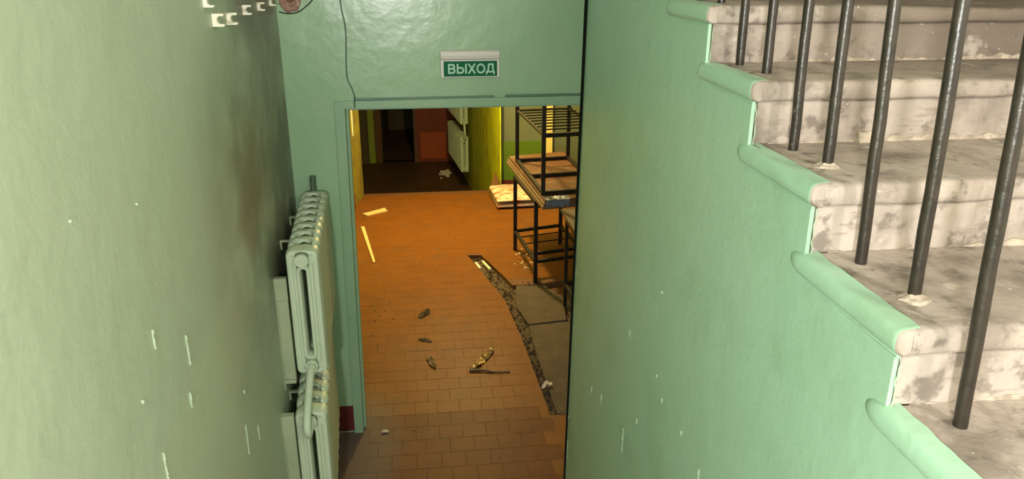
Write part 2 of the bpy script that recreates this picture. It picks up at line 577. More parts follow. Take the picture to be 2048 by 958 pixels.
# black strip painted in as the shadow line along the far end of the side wall
s = MB()
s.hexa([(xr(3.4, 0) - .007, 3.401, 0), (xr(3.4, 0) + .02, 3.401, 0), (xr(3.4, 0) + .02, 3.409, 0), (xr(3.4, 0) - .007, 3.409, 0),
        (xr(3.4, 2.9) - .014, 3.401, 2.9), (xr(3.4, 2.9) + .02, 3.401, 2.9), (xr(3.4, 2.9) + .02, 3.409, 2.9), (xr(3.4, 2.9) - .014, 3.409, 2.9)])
struct(s.build('trim_shadow', M['shadow_strip']))

# loose paint flakes and chips on both side walls: (y, z, height)
wall_left = bpy.data.objects['wall_left']
FL = [(1.897, 1.837, 0.088), (1.597, 1.685, 0.096), (2.399, 1.239, 0.122), (1.855, 1.69, 0.045), (1.358, 2.329, 0.005), (1.663, 1.967, 0.05), (2.444, 1.351, 0.016), (2.587, 1.116, 0.066), (1.531, 1.864, 0.01), (1.701, 2.257, 0.006)]
FR_ = [(3.371, 1.363, 0.021), (2.082, 1.814, 0.012), (2.398, 1.526, 0.028), (2.747, 1.055, 0.053), (2.001, 1.49, 0.018), (2.921, 0.994, 0.035), (2.24, 1.261, 0.02), (2.068, 1.534, 0.013), (1.816, 1.494, 0.017), (3.38, 0.55, 0.018), (2.397, 1.122, 0.11), (1.663, 1.475, 0.049), (3.37, 0.41, 0.124)]


def flake(wall, x, y, z, h, sgn):
    n = max(4, int(h / .006))
    wd = .0016 + .05 * min(h, .02) * random.uniform(.5, 1.2)
    v = []
    for i in range(n + 1):
        t = i / n
        ww = wd * math.sin(math.pi * min(max(t, .06), .94)) * random.uniform(.7, 1.2)
        yy_ = y + .012 * h * math.sin(t * 5 + h * 50)
        zz_ = z - h * t
        v += [(x, yy_ - ww, zz_), (x + sgn * (.0025 + .003 * random.random()), yy_ - ww * .2, zz_), (x, yy_ + ww, zz_)]
    f_ = [(i * 3 + k, i * 3 + k + 1, i * 3 + 4 + k, i * 3 + 3 + k) for i in range(n) for k in (0, 1)]
    new_obj('paint_flake', v, f_, M['edge_chip'], wall)


for y, z, h in FL:
    flake(wall_left, xl(y), y, z, h, 1)
for y, z, h in FR_:
    flake(wall_right, xr(y, z), y, z, h, -1)

# ------------------------------------------------------------ doorway casing, baseboard, sign, cables
dr = MB()
P = .018
dr.hexa([(-.487, DY - P, 0), (-.434, DY - P, 0), (-.434, DY, 0), (-.487, DY, 0), (-.455, DY - P, 2.062), (-.404, DY - P, 2.02), (-.404, DY, 2.02), (-.455, DY, 2.062)])
cas = dr.build('door_1', M['paint_trim'])
struct(cas)
h = MB()
h.hexa([(-.404, DY - P, 2.02), (1.5, DY - P, 2.02), (1.5, DY, 2.02), (-.404, DY, 2.02), (-.455, DY - P, 2.060), (1.5, DY - P, 2.069), (1.5, DY, 2.069), (-.455, DY, 2.060)])
h.build('lintel_moulding', M['paint_trim'], cas)
h = MB()
h.box((-.345, DY - P - .005, 2.064), (.40, DY, 2.0745))
h.build('lintel_shadow_bead', M['paint_shadow_line'], cas)  # dark green bead painted in for the shadow line over the lintel
h = MB()
h.box((.46, DY - P - .005, 2.068), (.88, DY, 2.0775))
h.build('lintel_shadow_bead', M['paint_shadow_line'], cas)
h = MB()
h.hexa([(-.436, DY + .04, 0), (-.420, DY + .04, 0), (-.420, DY + .10, 0), (-.436, DY + .10, 0), (-.406, DY + .04, 2.02), (-.390, DY + .04, 2.02), (-.390, DY + .10, 2.02), (-.406, DY + .10, 2.02)])
h.box((-.39, DY + .04, 2.003), (1.5, DY + .10, 2.02))
h.build('door_stop', M['paint_trim'], cas)
slab('baseboard_front', (-.70, DY - .006, .012), (-.488, DY - .0005, .187), M['red_base'])

sign = thing('exit_sign', (.27, DY, 2.25), 'green and white exit sign above the low doorway', 'sign')
sx0, sx1, sz0, sz1 = .116, .428, 2.178, 2.320
b = MB()
pr = [(0, sz0), (-.020, sz0), (-.022, 2.268), (-.030, 2.275), (-.034, 2.292), (-.028, 2.312), (-.012, sz1), (0, sz1)]
n = len(pr)
vv = [(x, DY + y, z) for x in (sx0, sx1) for y, z in pr]
b.add(vv, [tuple(range(n)), tuple(range(n, 2 * n))] + [(i, (i + 1) % n, n + (i + 1) % n, n + i) for i in range(n)])
b.build('housing', M['white_plastic'], sign)
MB().box((.130, DY - .0235, 2.182), (.416, DY - .0205, 2.262)).build('sign_face', M['sign_green'], sign)


def stroke(mb, pts, wd, closed=False):
    """flat thick letter stroke in the plane of the sign"""
    pts = [Vector((p[0], p[1])) for p in pts]
    n = len(pts)
    q = []
    for i, p in enumerate(pts):
        a = pts[i - 1] if (closed or i > 0) else None
        c = pts[(i + 1) % n] if (closed or i < n - 1) else None
        d1 = (p - a).normalized() if a is not None else (c - p).normalized()
        d2 = (c - p).normalized() if c is not None else d1
        m1, m2 = Vector((-d1.y, d1.x)), Vector((-d2.y, d2.x))
        mm = (m1 + m2).normalized()
        mm = mm / max(.5, mm.dot(m1))
        q.append((p + mm * wd / 2, p - mm * wd / 2))
    yf, yb = DY - .0246 - .00012 * len(mb.f) / 10, DY - .0234
    v = [(e[k].x, y, e[k].y) for e in q for k in (0, 1) for y in (yf, yb)]
    f_ = []
    for i in range(n if closed else n - 1):
        a, c = i * 4, ((i + 1) % n) * 4
        f_ += [(a, c, c + 2, a + 2), (a + 1, a + 3, c + 3, c + 1), (a, a + 1, c + 1, c), (a + 2, c + 2, c + 3, a + 3)]
    if not closed:
        f_ += [(0, 2, 3, 1), ((n - 1) * 4, (n - 1) * 4 + 1, (n - 1) * 4 + 3, (n - 1) * 4 + 2)]
    mb.add(v, f_)


def arc(cx, cz, rx, rz, a0, a1, n=9):
    return [(cx + rx * math.cos(R(a0 + (a1 - a0) * i / n)), cz + rz * math.sin(R(a0 + (a1 - a0) * i / n))) for i in range(n + 1)]


LB, LH, LWD = 2.1965, .052, .0088                          # foot line, height, stroke
def letter(x, ww, strokes):
    mb = MB()
    for pts, closed in strokes:
        stroke(mb, [(x + px_ * ww, LB + pz_ * LH) for px_, pz_ in pts], LWD, closed)
    mb.build('letter', M['sign_letter'], sign)


lo_, hi_ = .085, .915
bowl_t = [(.11, hi_), (.55, hi_)] + arc(.58, .715, .24, .20, 80, -80, 6) + [(.55, .515), (.11, .515)]
bowl_b = [(.11, .515), (.58, .515)] + arc(.60, .30, .28, .215, 80, -80, 6) + [(.58, lo_), (.11, lo_)]
letter(.153, .040, [([(.11, 0), (.11, 1)], False), (bowl_t, False), (bowl_b, False)])
soft = [(.11, .60), (.42, .60)] + arc(.44, .34, .22, .255, 80, -80, 6) + [(.42, lo_), (.11, lo_)]
letter(.199, .054, [([(.09, 0), (.09, 1)], False), (soft, False), ([(.92, 0), (.92, 1)], False)])
letter(.259, .042, [([(.08, 0), (.92, 1)], False), ([(.92, 0), (.08, 1)], False)])
letter(.305, .047, [(arc(.5, .5, .41, .42, 0, 345, 23), True)])
letter(.355, .048, [([(.22, .16), (.31, .55), (.33, hi_), (.80, hi_), (.80, .16)], False), ([(0, .16), (1, .16)], False), ([(.09, -.10), (.09, .16)], False), ([(.92, -.10), (.92, .16)], False)])
adopt(sign)


def curve_pts(pts, n=6):
    pts = [Vector(p) for p in pts]
    out = []
    for i in range(len(pts) - 1):
        p0, p1, p2, p3 = pts[max(i - 1, 0)], pts[i], pts[i + 1], pts[min(i + 2, len(pts) - 1)]
        for j in range(n):
            t = j / n
            out.append(.5 * ((2 * p1) + (-p0 + p2) * t + (2 * p0 - 5 * p1 + 4 * p2 - p3) * t * t + (-p0 + 3 * p1 - 3 * p2 + p3) * t ** 3))
    return out + [pts[-1]]


cb = MB().tube(curve_pts([(-.40, DY - .002, 3.0), (-.389, DY - .002, 2.576), (-.372, DY - .002, 2.43), (-.382, DY - .002, 2.20), (-.362, DY - .002, 2.13), (-.349, DY - .004, 2.085), (-.349, DY - .021, 2.066), (-.351, DY - .021, 2.026)]), .0035, 6).build('cable', M['cable_green'], None, True)
tag(cb, 'thin dark cable running down the green wall to the lintel left of the sign', 'cable')
cb = MB().tube(curve_pts([(-.700, DY - .004, 2.520), (-.66, DY - .004, 2.511), (-.61, DY - .004, 2.516), (-.57, DY - .004, 2.54), (-.527, DY - .004, 2.578), (-.46, DY - .004, 2.66)]), .003, 6).build('cable', M['cable'], None, True)
tag(cb, 'thin black cable sagging under the broken plaster hole in the top corner', 'cable')

# broken plaster round a pipe hole in the upper corner
hole = thing('pipe_hole', (-.645, DY, 2.56), 'broken pinkish plaster hole with a rusty pipe in the top corner of the wall', 'hole')
n = 26
v, fcs = [], []
for ring, (rad, yo) in enumerate([(.062, -.001), (.052, -.012), (.034, -.012), (.024, -.003), (.0, -.002)]):
    for i in range(n):
        a = i * 2 * math.pi / n
        q = rad * (1 + .18 * noise.noise(Vector((math.cos(a) * 2, math.sin(a) * 2, ring * .7))))
        v.append((-.640 + q * math.cos(a) * .92, DY + yo + .004 * noise.noise(Vector((a * 3, ring * 3, 1))), 2.578 + q * math.sin(a)))
for ring in range(4):
    for i in range(n):
        fcs.append((ring * n + i, ring * n + (i + 1) % n, ring * n + n + (i + 1) % n, ring * n + n + i))
new_obj('plaster_rim', v, fcs, M['raw_plaster'], hole, False)
MB().tube([(-.637, DY + .0, 2.58), (-.637, DY - .016, 2.58)], .017, 14).build('pipe_end', M['rust'], hole, True)
adopt(hole)

# plastic pipe clips on the left wall
def clip(y, z, label, s=1.0):
    x = xl(y)
    th = .020
    pr = []
    for i in range(13):
        a = R(50) + R(260) * i / 12
        pr.append((.026 + .0165 * math.cos(a), .0165 * math.sin(a)))
    inner = []
    for i in range(13):
        a = R(310) - R(260) * i / 12
        inner.append((.026 + .0115 * math.cos(a), .0115 * math.sin(a)))
    base = [(0, -.019), (.014, -.019), (.030, -.0185)]
    mb = MB()
    out = [(0, .0195), (.033, .0195), (.036, .0155)] + [(.026 + .0125 * math.cos(R(60 + 240 * i / 12)), .0125 * math.sin(R(60 + 240 * i / 12))) for i in range(13)] + [(.036, -.0155), (.033, -.0195), (0, -.0195)]
    n = len(out)
    vv = [(x + a * s, y + dy, z + c * s) for dy in (-th / 2, th / 2) for a, c in out]
    mb.add(vv, [tuple(range(n)), tuple(range(n, 2 * n))] + [(i, (i + 1) % n, n + (i + 1) % n, n + i) for i in range(n)])
    o = mb.build('pipe_clip', M['clip_plastic'])
    tag(o, label, 'clip', 'pipe clips in a row on the left wall')
    return o


clip(2.697, 2.578, 'cream plastic pipe clip at the near left end of the row on the left wall', 1.05)
clip(2.924, 2.568, 'cream plastic pipe clip second from the near end of the row', 1.05)
clip(3.254, 2.580, 'cream plastic pipe clip in the middle of the row on the sooty wall', .95)
clip(3.610, 2.575, 'cream plastic pipe clip second from the corner with the pipe hole', .92)
clip(3.972, 2.578, 'cream plastic pipe clip closest to the broken plaster corner', .9)
clip(2.598, 2.640, 'cream plastic pipe clip cut by the top edge above the row', .9)

# ------------------------------------------------------------ radiators
W_, H_ = .146, .618


def rr_loop(w, h, r, n=6):
    pts = []
    for cx, cz, a0 in ((w / 2 - r, h / 2 - r, 0), (-w / 2 + r, h / 2 - r, 90), (-w / 2 + r, -h / 2 + r, 180), (w / 2 - r, -h / 2 + r, 270)):
        for i in range(n + 1):
            a = R(a0 + 90 * i / n)
            pts.append((cx + r * math.cos(a), cz + r * math.sin(a)))
    return pts


def sweep(loop, ra, rb, seg=12, power=1.0, arch=False, dip=0.0):
    """loop in XZ swept by a (boxy) ellipse: ra in the plane, rb along Y; arch thins the rim over the hubs"""
    n = len(loop)
    v, fcs = [], []
    for i in range(n):
        a, c = Vector(loop[i - 1]), Vector(loop[(i + 1) % n])
        t = (c - a).normalized()
        nn = Vector((t.y, -t.x))
        p = Vector(loop[i])
        rr = ra
        if arch and abs(p.y) > H_ / 2 - .025 and abs(p.x) < .036:
            inner = (H_ / 2 - .052) + math.sqrt(.036 ** 2 - p.x ** 2)
            rr = min(ra, max(.0065, (H_ / 2 - inner) / 2))
            p = Vector((p.x, math.copysign(H_ / 2 - rr, p.y)))
        for k in range(seg):
            an = 2 * math.pi * k / seg
            ca, sa = math.cos(an), math.sin(an)
            ca = math.copysign(abs(ca) ** power, ca)
            sa = math.copysign(abs(sa) ** power, sa)
            q = p + nn * rr * ca
            fr = 1.0
            if dip and sa < 0 and abs(p.y) > H_ / 2 - .045 and abs(p.x) < .042:
                fr = 1 - dip * math.sqrt(1 - (p.x / .042) ** 2)
            v.append((q.x, rb * sa * fr, q.y))
    for i in range(n):
        j = (i + 1) % n
        fcs += [(i * seg + k, i * seg + (k + 1) % seg, j * seg + (k + 1) % seg, j * seg + k) for k in range(seg)]
    return v, fcs


def densify(loop, step_=.008):
    out = []
    for i in range(len(loop)):
        a, b_ = Vector(loop[i]), Vector(loop[(i + 1) % len(loop)])
        k = max(1, int((b_ - a).length / step_)) if abs(a.y) > H_ / 2 - .06 and abs(b_.y) > H_ / 2 - .06 else 1
        for j in range(k):
            out.append(tuple(a.lerp(b_, j / k)))
    return out


def section_mesh(pitch, dip):
    mb = MB()
    hb = pitch * .47
    mb.add(*sweep(densify(rr_loop(W_ - .036, H_ - .036, .013), .004), .018, hb, 12, .70, True, dip))
    mb.add(*sweep(rr_loop(.044, H_ - .170, .021, 6), .0125, hb * .98, 10, .6))
    for sx in (-1, 1):                                     # web between rim and slot ring
        mb.box((sx * .040 - .012, -hb * .78, -H_ / 2 + .03), (sx * .040 + .012, hb * .78, H_ / 2 - .03))
    for sz in (-1, 1):
        mb.box((-.058, -hb * .30, sz * (H_ / 2 - .056) - .024), (.058, hb * .30, sz * (H_ / 2 - .056) + .024))
        for sx in (-1, 1):
            mb.box((sx * .049 - .013, -hb * .965, sz * (H_ / 2 - .046) - .016), (sx * .049 + .013, hb * .965, sz * (H_ / 2 - .046) + .016))
        mb.tube([(0, -pitch * .5, sz * (H_ / 2 - .054)), (0, pitch * .5, sz * (H_ / 2 - .054))], .021, 16)
    o = mb.build('section', M['paint_radiator'], None, True)
    return o


def radiator(label, x0, y0, zt0, x1, y1, zt1, n, proto=None, m=None, end_y=-1):
    """sections from (x0, y0) to (x1, y1), top heights zt0 to zt1 (a slight slope of the hung row)"""
    root = thing('radiator', (x0, y0, zt0 - H_), label, 'radiator')
    pitch = (y1 - y0) / (n - 1)
    sec = proto or (section_mesh(abs(pitch), 0.0), section_mesh(abs(pitch), 1.25))   # end section, inner section
    for i in range(n):
        src = sec[0] if i == 0 else sec[1]
        o = src if (proto is None and i < 2) else src.copy()
        if o is not src:
            COL.objects.link(o)
        o.parent = root
        t = i / (n - 1)
        o.location = (x0 + (x1 - x0) * t - root.location.x, (y1 - y0) * t, (zt0 + (zt1 - zt0) * t) - H_ / 2 - root.location.z)
    return root, sec


def local(root, o):
    o.parent = root
    o.matrix_parent_inverse = Matrix.Translation(root.location).inverted()
    return o


PR = M['paint_radiator']
r1, sec = radiator('upper pale green cast iron radiator on the left wall beside the doorway', -.549, 3.30, 1.566, -.592, 4.09, 1.590, 9)
r2, _ = radiator('lower pale green cast iron radiator hung beneath the upper one on the left wall', -.549, 3.13, .850, -.604, 3.90, .900, 9, sec)
# end plugs
def hexplug(root, x, y, z, r=.030, L=.022):
    local(root, MB().tube([(x, y - .040, z), (x, y - .040 - L, z)], r, 18).build('end_plug', PR, None, True))


hexplug(r1, -.549, 3.30, 1.566 - .046)
hexplug(r1, -.549, 3.30, .948 + .046, .028, .014)
hexplug(r2, -.549, 3.13, .850 - .046, .026, .016)
# bent pipe between the two
zt, zb = .948 + .046, .850 - .046
pp = curve_pts([(-.549, 3.245, zt), (-.549, 3.21, zt - .004), (-.550, 3.165, zt - .03), (-.552, 3.06, zt - .10), (-.553, 3.005, zb + .035), (-.552, 2.992, zb + .005), (-.551, 3.01, zb - .022), (-.550, 3.05, zb - .012), (-.549, 3.075, zb)], 6)
local(r2, MB().tube(pp, .0175, 14).build('connecting_pipe', PR, None, True))
local(r2, MB().tube([(-.549, 3.262, zt), (-.549, 3.222, zt - .003)], .0235, 8).build('pipe_nut', PR))
# riser stub at the far end of the upper one
local(r1, MB().tube(curve_pts([(-.594, 4.12, 1.545), (-.598, 4.145, 1.56), (-.600, 4.150, 1.60), (-.600, 4.152, 1.665)]), .0155, 12).build('riser_pipe', M['cable_green'], None, True))
# hooks on the wall
for root, ys_, z_ in ((r1, (3.55, 3.92), 1.455), (r2, (3.35, 3.75), .755)):
    for y in ys_:
        xw = xl(y)
        hk = MB()
        p8 = [(xw, z_ + .012), (xw + .007, z_ + .012), (xw + .007, z_ + .050), (-.622, z_ + .050), (-.622, z_ + .057), (xw, z_ + .057)]
        vv = [(a, y + dy, c) for dy in (-.009, .009) for a, c in p8]
        hk.add(vv, [tuple(range(6)), tuple(range(6, 12))] + [(i, (i + 1) % 6, 6 + (i + 1) % 6, 6 + i) for i in range(6)])
        local(root, hk.build('wall_hook', M['pale_board']))


def backboard(y, x0, x1, z0, z1, label):
    root = thing('backing_board', (x0, y, z0), label, 'board')
    b1 = MB().box((x0, y, z0 + .02), (x1, y + .03, z1)).build('board', M['pale_board'], root)
    b2 = MB().box((x0 - .0, y - .008, z1 - .10), (x1 + .003, y + .0, z1 + .004)).build('top_cleat', M['pale_board'], root)
    b3 = MB().box((x0 + .004, y - .006, z0), (x1, y + .03, z0 + .018)).build('bottom_cleat', M['pale_board'], root)
    MB().box((x0 - .001, y - .012, z0 - .03), (x0 + .006, y, z1 + .006)).build('edge_strip', M['pale_board'], root)
    adopt(root)


backboard(3.262, -.681, -.628, .905, 1.43, 'pale wooden board fixed to the left wall behind the upper radiator')
backboard(3.07, -.676, -.622, .30, .845, 'pale wooden board fixed to the left wall behind the lower radiator')

# ------------------------------------------------------------ corridor floor: bed, tiles, trench, cement patch
LE = [(4.25, .752), (4.433, .749), (5.317, .713), (6.085, .661), (6.428, .584), (7.221, .407)]   # tile edge left of the trench (y, x)
RE = [(6.407, .765), (6.72, .683), (7.205, .542)]


def interp(tab, y):
    if y <= tab[0][0]:
        return tab[0][1]
    for (a, b_), (c, d_) in zip(tab, tab[1:]):
        if y <= c:
            return b_ + (d_ - b_) * (y - a) / (c - a)
    return tab[-1][1]


FX0, FX1, FY0, FY1 = -.98, 3.0, 3.2, 9.55
fl = MB()
fl.box((FX0, 2.6, -.12), (FX1, FY1, -.050))
fl.prism([(FX0, 2.6), (FX1, 2.6), (FX1, 4.25), (.752, 4.25)] + [(x, y) for y, x in LE[1:]] + [(.407, FY1), (FX0, FY1)], -.050, -.0012)
fl.prism([(.407, 7.221), (.542, 7.205), (.683, 6.72), (.765, 6.407), (.97, 6.40), (1.22, 6.46), (FX1, 6.46), (FX1, FY1), (.407, FY1)], -.050, -.0012)
floor = struct(fl.build('floor', M['grout']))
# cement patch in two slabs and the strip farther right
def slab_mesh(name, poly, z):
    cx = sum(p[0] for p in poly) / len(poly)
    mb = MB()
    pts = []
    for i in range(len(poly)):
        a, b_ = Vector(poly[i]), Vector(poly[(i + 1) % len(poly)])
        k = max(2, int((b_ - a).length / .05))
        for j in range(k):
            p = a.lerp(b_, j / k)
            q = .010 * noise.noise(Vector((p.x * 18, p.y * 18, 4)))
            pts.append((p.x + q, p.y + q))
    mb.prism(pts, -.049, z)
    return mb.build(name, M['cement'], floor)


slab_mesh('cement_slab', [(.800, 5.60), (1.12, 5.64), (1.17, 6.12), (1.05, 6.385), (.80, 6.40), (.775, 6.25), (.74, 5.98)], -.004)
slab_mesh('cement_slab', [(.800, 4.27), (1.14, 4.27), (1.14, 5.62), (.800, 5.58), (.790, 5.3)], -.008)
slab_mesh('cement_slab', [(1.16, 4.27), (2.6, 4.27), (2.6, 6.43), (1.30, 6.43), (1.19, 6.10), (1.15, 5.6)], -.012)

# tiles
T = .145
G = .0008


def clip_half(poly, a, b_, c):                             # keep a*x + b*y <= c
    out = []
    for i in range(len(poly)):
        p, q = poly[i], poly[(i + 1) % len(poly)]
        dp, dq = a * p[0] + b_ * p[1] - c, a * q[0] + b_ * q[1] - c
        if dp <= 0:
            out.append(p)
        if dp * dq < 0:
            t = dp / (dp - dq)
            out.append((p[0] + (q[0] - p[0]) * t, p[1] + (q[1] - p[1]) * t))
    return out


tm = MB()
e = .0015
hw = T / 2 - G / 2
v = [(-hw, -hw, -.003), (hw, -hw, -.003), (hw, hw, -.006), (-hw, hw, -.003), (-hw, -hw, -.0015), (hw, -hw, -.0015), (hw, hw, -.0015), (-hw, hw, -.0015),
     (-hw + e, -hw + e, 0), (hw - e, -hw + e, 0), (hw - e, hw - e, 0), (-hw + e, hw - e, 0)]
tm.add(v, [(8, 9, 10, 11)] + [(i, (i + 1) % 4, 4 + (i + 1) % 4, 4 + i) for i in range(4)] + [(4 + i, 4 + (i + 1) % 4, 8 + (i + 1) % 4, 8 + i) for i in range(4)])
tproto = tm.build('tile', M['tile'], floor)
tmesh = tproto.data
tmesh_near = tmesh.copy()
tmesh_near.materials[0] = M['tile_near']
bpy.data.objects.remove(tproto)
rows = int((FY1 - FY0) / T)
jobs = []
for r in range(rows + 1):
    y = FY0 + T / 2 + r * T
    off = (T / 2 if r % 2 else 0) + random.uniform(-.012, .012)
    x = FX0 + T / 2 + off - T
    while x < 2.6:
        x += T
        if y + hw > FY1:
            continue
        full = [(x - hw, y - hw), (x + hw, y - hw), (x + hw, y + hw), (x - hw, y + hw)]
        polys = []
        yc = y
        if y + hw <= 4.25:
            polys = [full]
        elif y - hw > 7.221:
            polys = [full]
        else:
            ya, yb = max(4.25, y - hw), min(7.22, y + hw)
            xa, xb = interp(LE, ya), interp(LE, yb)
            a, b_ = 1.0, -(xb - xa) / max(1e-6, yb - ya)
            polys.append(clip_half(full, a, b_, a * xa + b_ * ya))
            if y - hw > 6.40:
                xa, xb = interp(RE, ya), interp(RE, yb)
                b_ = -(xb - xa) / max(1e-6, yb - ya)
                polys.append(clip_half(full, -a, -b_, -(a * xa + b_ * ya)))
        for p in polys:
            if len(p) < 3:
                continue
            ar = abs(sum(p[i][0] * p[(i + 1) % len(p)][1] - p[(i + 1) % len(p)][0] * p[i][1] for i in range(len(p)))) / 2
            if ar < .0008:
                continue
            isfull = ar > (2 * hw) ** 2 * .999
            seen_ = (-.72 < x < .75 + .10 * max(0, y - 4.25)) and y > 3.5 and x < .78 + (y - 3.5) * .22
            jobs.append((y, x, p, isfull, seen_))
jobs.sort(key=lambda j: (not j[4], j[0]))
rest = MB()
for n, (y, x, p, isfull, seen_) in enumerate(jobs):
    dz = random.uniform(-.0004, .0004)
    if n < 300 and seen_:
        if isfull:
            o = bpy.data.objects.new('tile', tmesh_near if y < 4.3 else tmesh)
            o.location = (x, y, dz)
            o.rotation_euler = (random.uniform(-.006, .006), random.uniform(-.006, .006), random.choice((0, 1, 2, 3)) * math.pi / 2 + random.uniform(-.008, .008))
            COL.objects.link(o)
            o.parent = floor
        else:
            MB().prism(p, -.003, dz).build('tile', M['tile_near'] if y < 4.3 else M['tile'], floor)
    else:
        rest.prism(p, -.003, dz)
o = rest.build('tile_field', M['tile'], floor)
o['kind'] = 'stuff'


# rubble in the trench
def rock(mb, c, s):
    v = []
    for i in range(3):
        for k in range(5):
            a = k * 1.2566 + random.uniform(-.3, .3)
            rr = s * (1, .95, .5)[i] * random.uniform(.7, 1.15)
            v.append((c[0] + rr * math.cos(a), c[1] + rr * math.sin(a), c[2] + s * (0, .45, .85)[i] * random.uniform(.8, 1.1)))
    f_ = [(0, 1, 2, 3, 4), (10, 11, 12, 13, 14)]
    for i in range(2):
        f_ += [(i * 5 + k, i * 5 + (k + 1) % 5, i * 5 + 5 + (k + 1) % 5, i * 5 + 5 + k) for k in range(5)]
    mb.add(v, f_)


rb = MB()
for _ in range(420):
    y = random.uniform(4.35, 7.18)
    x0 = interp(LE, y) + .006
    x1 = interp(RE, y) - .006 if y > 6.4 else .795
    if x1 - x0 < .012:
        continue
    x = random.uniform(x0, x1)
    s_ = random.uniform(.005, .013) * (1.25 if y > 6 else 1)
    s_ = min(s_, (x1 - x0) / 2)
    rock(rb, (min(max(x, x0 + s_), x1 - s_), y, -.05 + random.uniform(0, .022)), s_)
for _ in range(70):                                        # crumbs on the broken edge by the table leg
    x, y = random.uniform(.86, 1.35), 6.42 + random.gauss(0, .035)
    rock(rb, (x, y, -.004), random.uniform(.004, .012))
o = rb.build('trench_rubble', M['rubble'])
o['kind'] = 'stuff'
tag(o, 'dark crumbled rubble filling the narrow trench in the corridor floor', 'rubble')
bd = MB()
bd.prism([(x, y) for y, x in LE] + [(x, y) for y, x in RE[::-1]] + [(.80, 6.38), (.80, 4.25)], -.050, -.040)
o = bd.build('trench_bed', M['rubble'], floor)


# ------------------------------------------------------------ corridor shell behind the doorway
wl = [(-.98, 4.458), (-.85, 4.458)]
slab('wall_corridor_left', (-1.1, DY + .25, -.12), (-.838, 8.95, 2.9), M['yellow'])
p = [(-1.1, 8.95), (-.838, 8.95), (-.762, 9.40), (-.755, 9.50), (-.80, 9.60), (-1.1, 9.60)]
struct(MB().prism(p, -.12, 2.9).build('wall_pier', M['yellow_dull']))
slab('baseboard_left', (-.838, 8.3, 0), (-.822, 9.02, .16), M['red_base'])
slab('ceiling_corridor', (-1.3, DY + .25, 2.9), (3.2, 9.9, 3.0), M['plain'])
slab('wall_corridor_right', (3.0, DY + .25, -.12), (3.2, 9.9, 2.9), M['olive'])
# facing wall: grass green dado below, olive above, pale pilaster
YF = 9.75
slab('wall_dado', (1.0, YF - .012, 0), (1.556, YF + .2, .585), M['lime'])
slab('wall_far', (1.0, YF, .585), (3.0, YF + .2, 2.9), M['olive'])
slab('wall_far_lower', (1.68, YF, 0), (3.0, YF + .2, .585), M['olive'])
slab('trim_2', (1.557, YF - .05, 0), (1.68, YF + .2, 2.9), M['cream'])
slab('baseboard_far', (1.0, YF - .028, 0), (1.556, YF - .0125, .075), M['red_base'])
# passage beyond, lower by a short flight
p = [(.985, 9.60), (.999, 9.60), (.999, 9.951), (1.2, 9.951), (1.2, 15.4), (.66, 15.4), (.72, 14.6), (.84, 13.0)]
struct(MB().prism(p, -1.0, 2.9).build('wall_passage_right', M['yellow']))
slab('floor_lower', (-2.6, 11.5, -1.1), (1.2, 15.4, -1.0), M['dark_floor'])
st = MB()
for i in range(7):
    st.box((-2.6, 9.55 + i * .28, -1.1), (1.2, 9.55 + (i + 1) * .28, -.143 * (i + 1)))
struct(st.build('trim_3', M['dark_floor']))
slab('wall_passage_left', (-2.75, 9.6, -1.1), (-2.6, 15.4, 2.9), M['olive'])
slab('wall_passage_near', (-2.75, 9.5, -1.1), (-1.1, 9.6, 2.9), M['olive'])
slab('ceiling_passage', (-2.75, 9.5, 2.15), (1.2, 15.4, 2.9), M['plain'])
YB = 15.2
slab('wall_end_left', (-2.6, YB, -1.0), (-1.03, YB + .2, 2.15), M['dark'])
slab('wall_end_pier', (-1.045, YB - .06, -.985), (-.925, YB + .2, 2.15), M['lime_pier'])
slab('wall_end_right', (.60, YB, -1.0), (1.2, YB + .2, 2.15), M['orange'])
db = MB()
db.box((-.92, YB, -1.0), (-.79, YB + .1, 1.1))
db.box((-.16, YB, -1.0), (-.10, YB + .1, 1.1))
db.box((-.92, YB, 1.1), (-.10, YB + .1, 1.2))
struct(db.build('door_2', M['brown_frame']))
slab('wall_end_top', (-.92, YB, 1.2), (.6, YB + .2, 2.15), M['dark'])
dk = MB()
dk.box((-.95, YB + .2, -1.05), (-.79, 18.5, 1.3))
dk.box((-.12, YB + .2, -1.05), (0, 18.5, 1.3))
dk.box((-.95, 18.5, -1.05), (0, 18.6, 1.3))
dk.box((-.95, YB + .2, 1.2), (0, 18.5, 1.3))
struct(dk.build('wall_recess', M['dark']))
slab('floor_recess', (-.95, YB + .1, -1.1), (0, 18.6, -1.0), M['dark_floor'])
od = MB().box((-.10, YB + .01, -1.0), (.60, YB + .06, 1.2)).build('door_3', M['orange'])
struct(od)
MB().box((-.03, YB - .012, -.93), (.47, YB + .01, -.40)).build('lower_panel', M['orange_light'], od)
MB().box((-.03, YB - .012, -.30), (.47, YB + .01, .9)).build('upper_panel', M['orange'], od)
# white strip hanging on the pier
wl_ = MB().tube(curve_pts([(-.822, 9.115, 1.35), (-.812, 9.12, 1.1), (-.812, 9.12, .84)]), .012, 8).build('conduit', M['white_plastic'], None, True)
tag(wl_, 'short white conduit hanging on the yellow pier behind the left jamb', 'conduit')


# radiators of the lower passage
def far_radiator(label, z_top):
    root, _s = radiator(label, .705, 12.80, z_top, .555, 14.2, z_top, 12, sec)
    return root


fa = far_radiator('lower cast iron radiator on the yellow wall of the far dark passage', .02)
fb = far_radiator('upper cast iron radiator on the yellow wall of the far dark passage', .84)
local(fa, MB().tube(curve_pts([(.705, 12.76, .84 - H_ + .046), (.71, 12.68, .2), (.715, 12.66, .1), (.72, 12.70, .0), (.705, 12.76, -.03)]), .02, 8).build('connecting_pipe', PR, None, True))

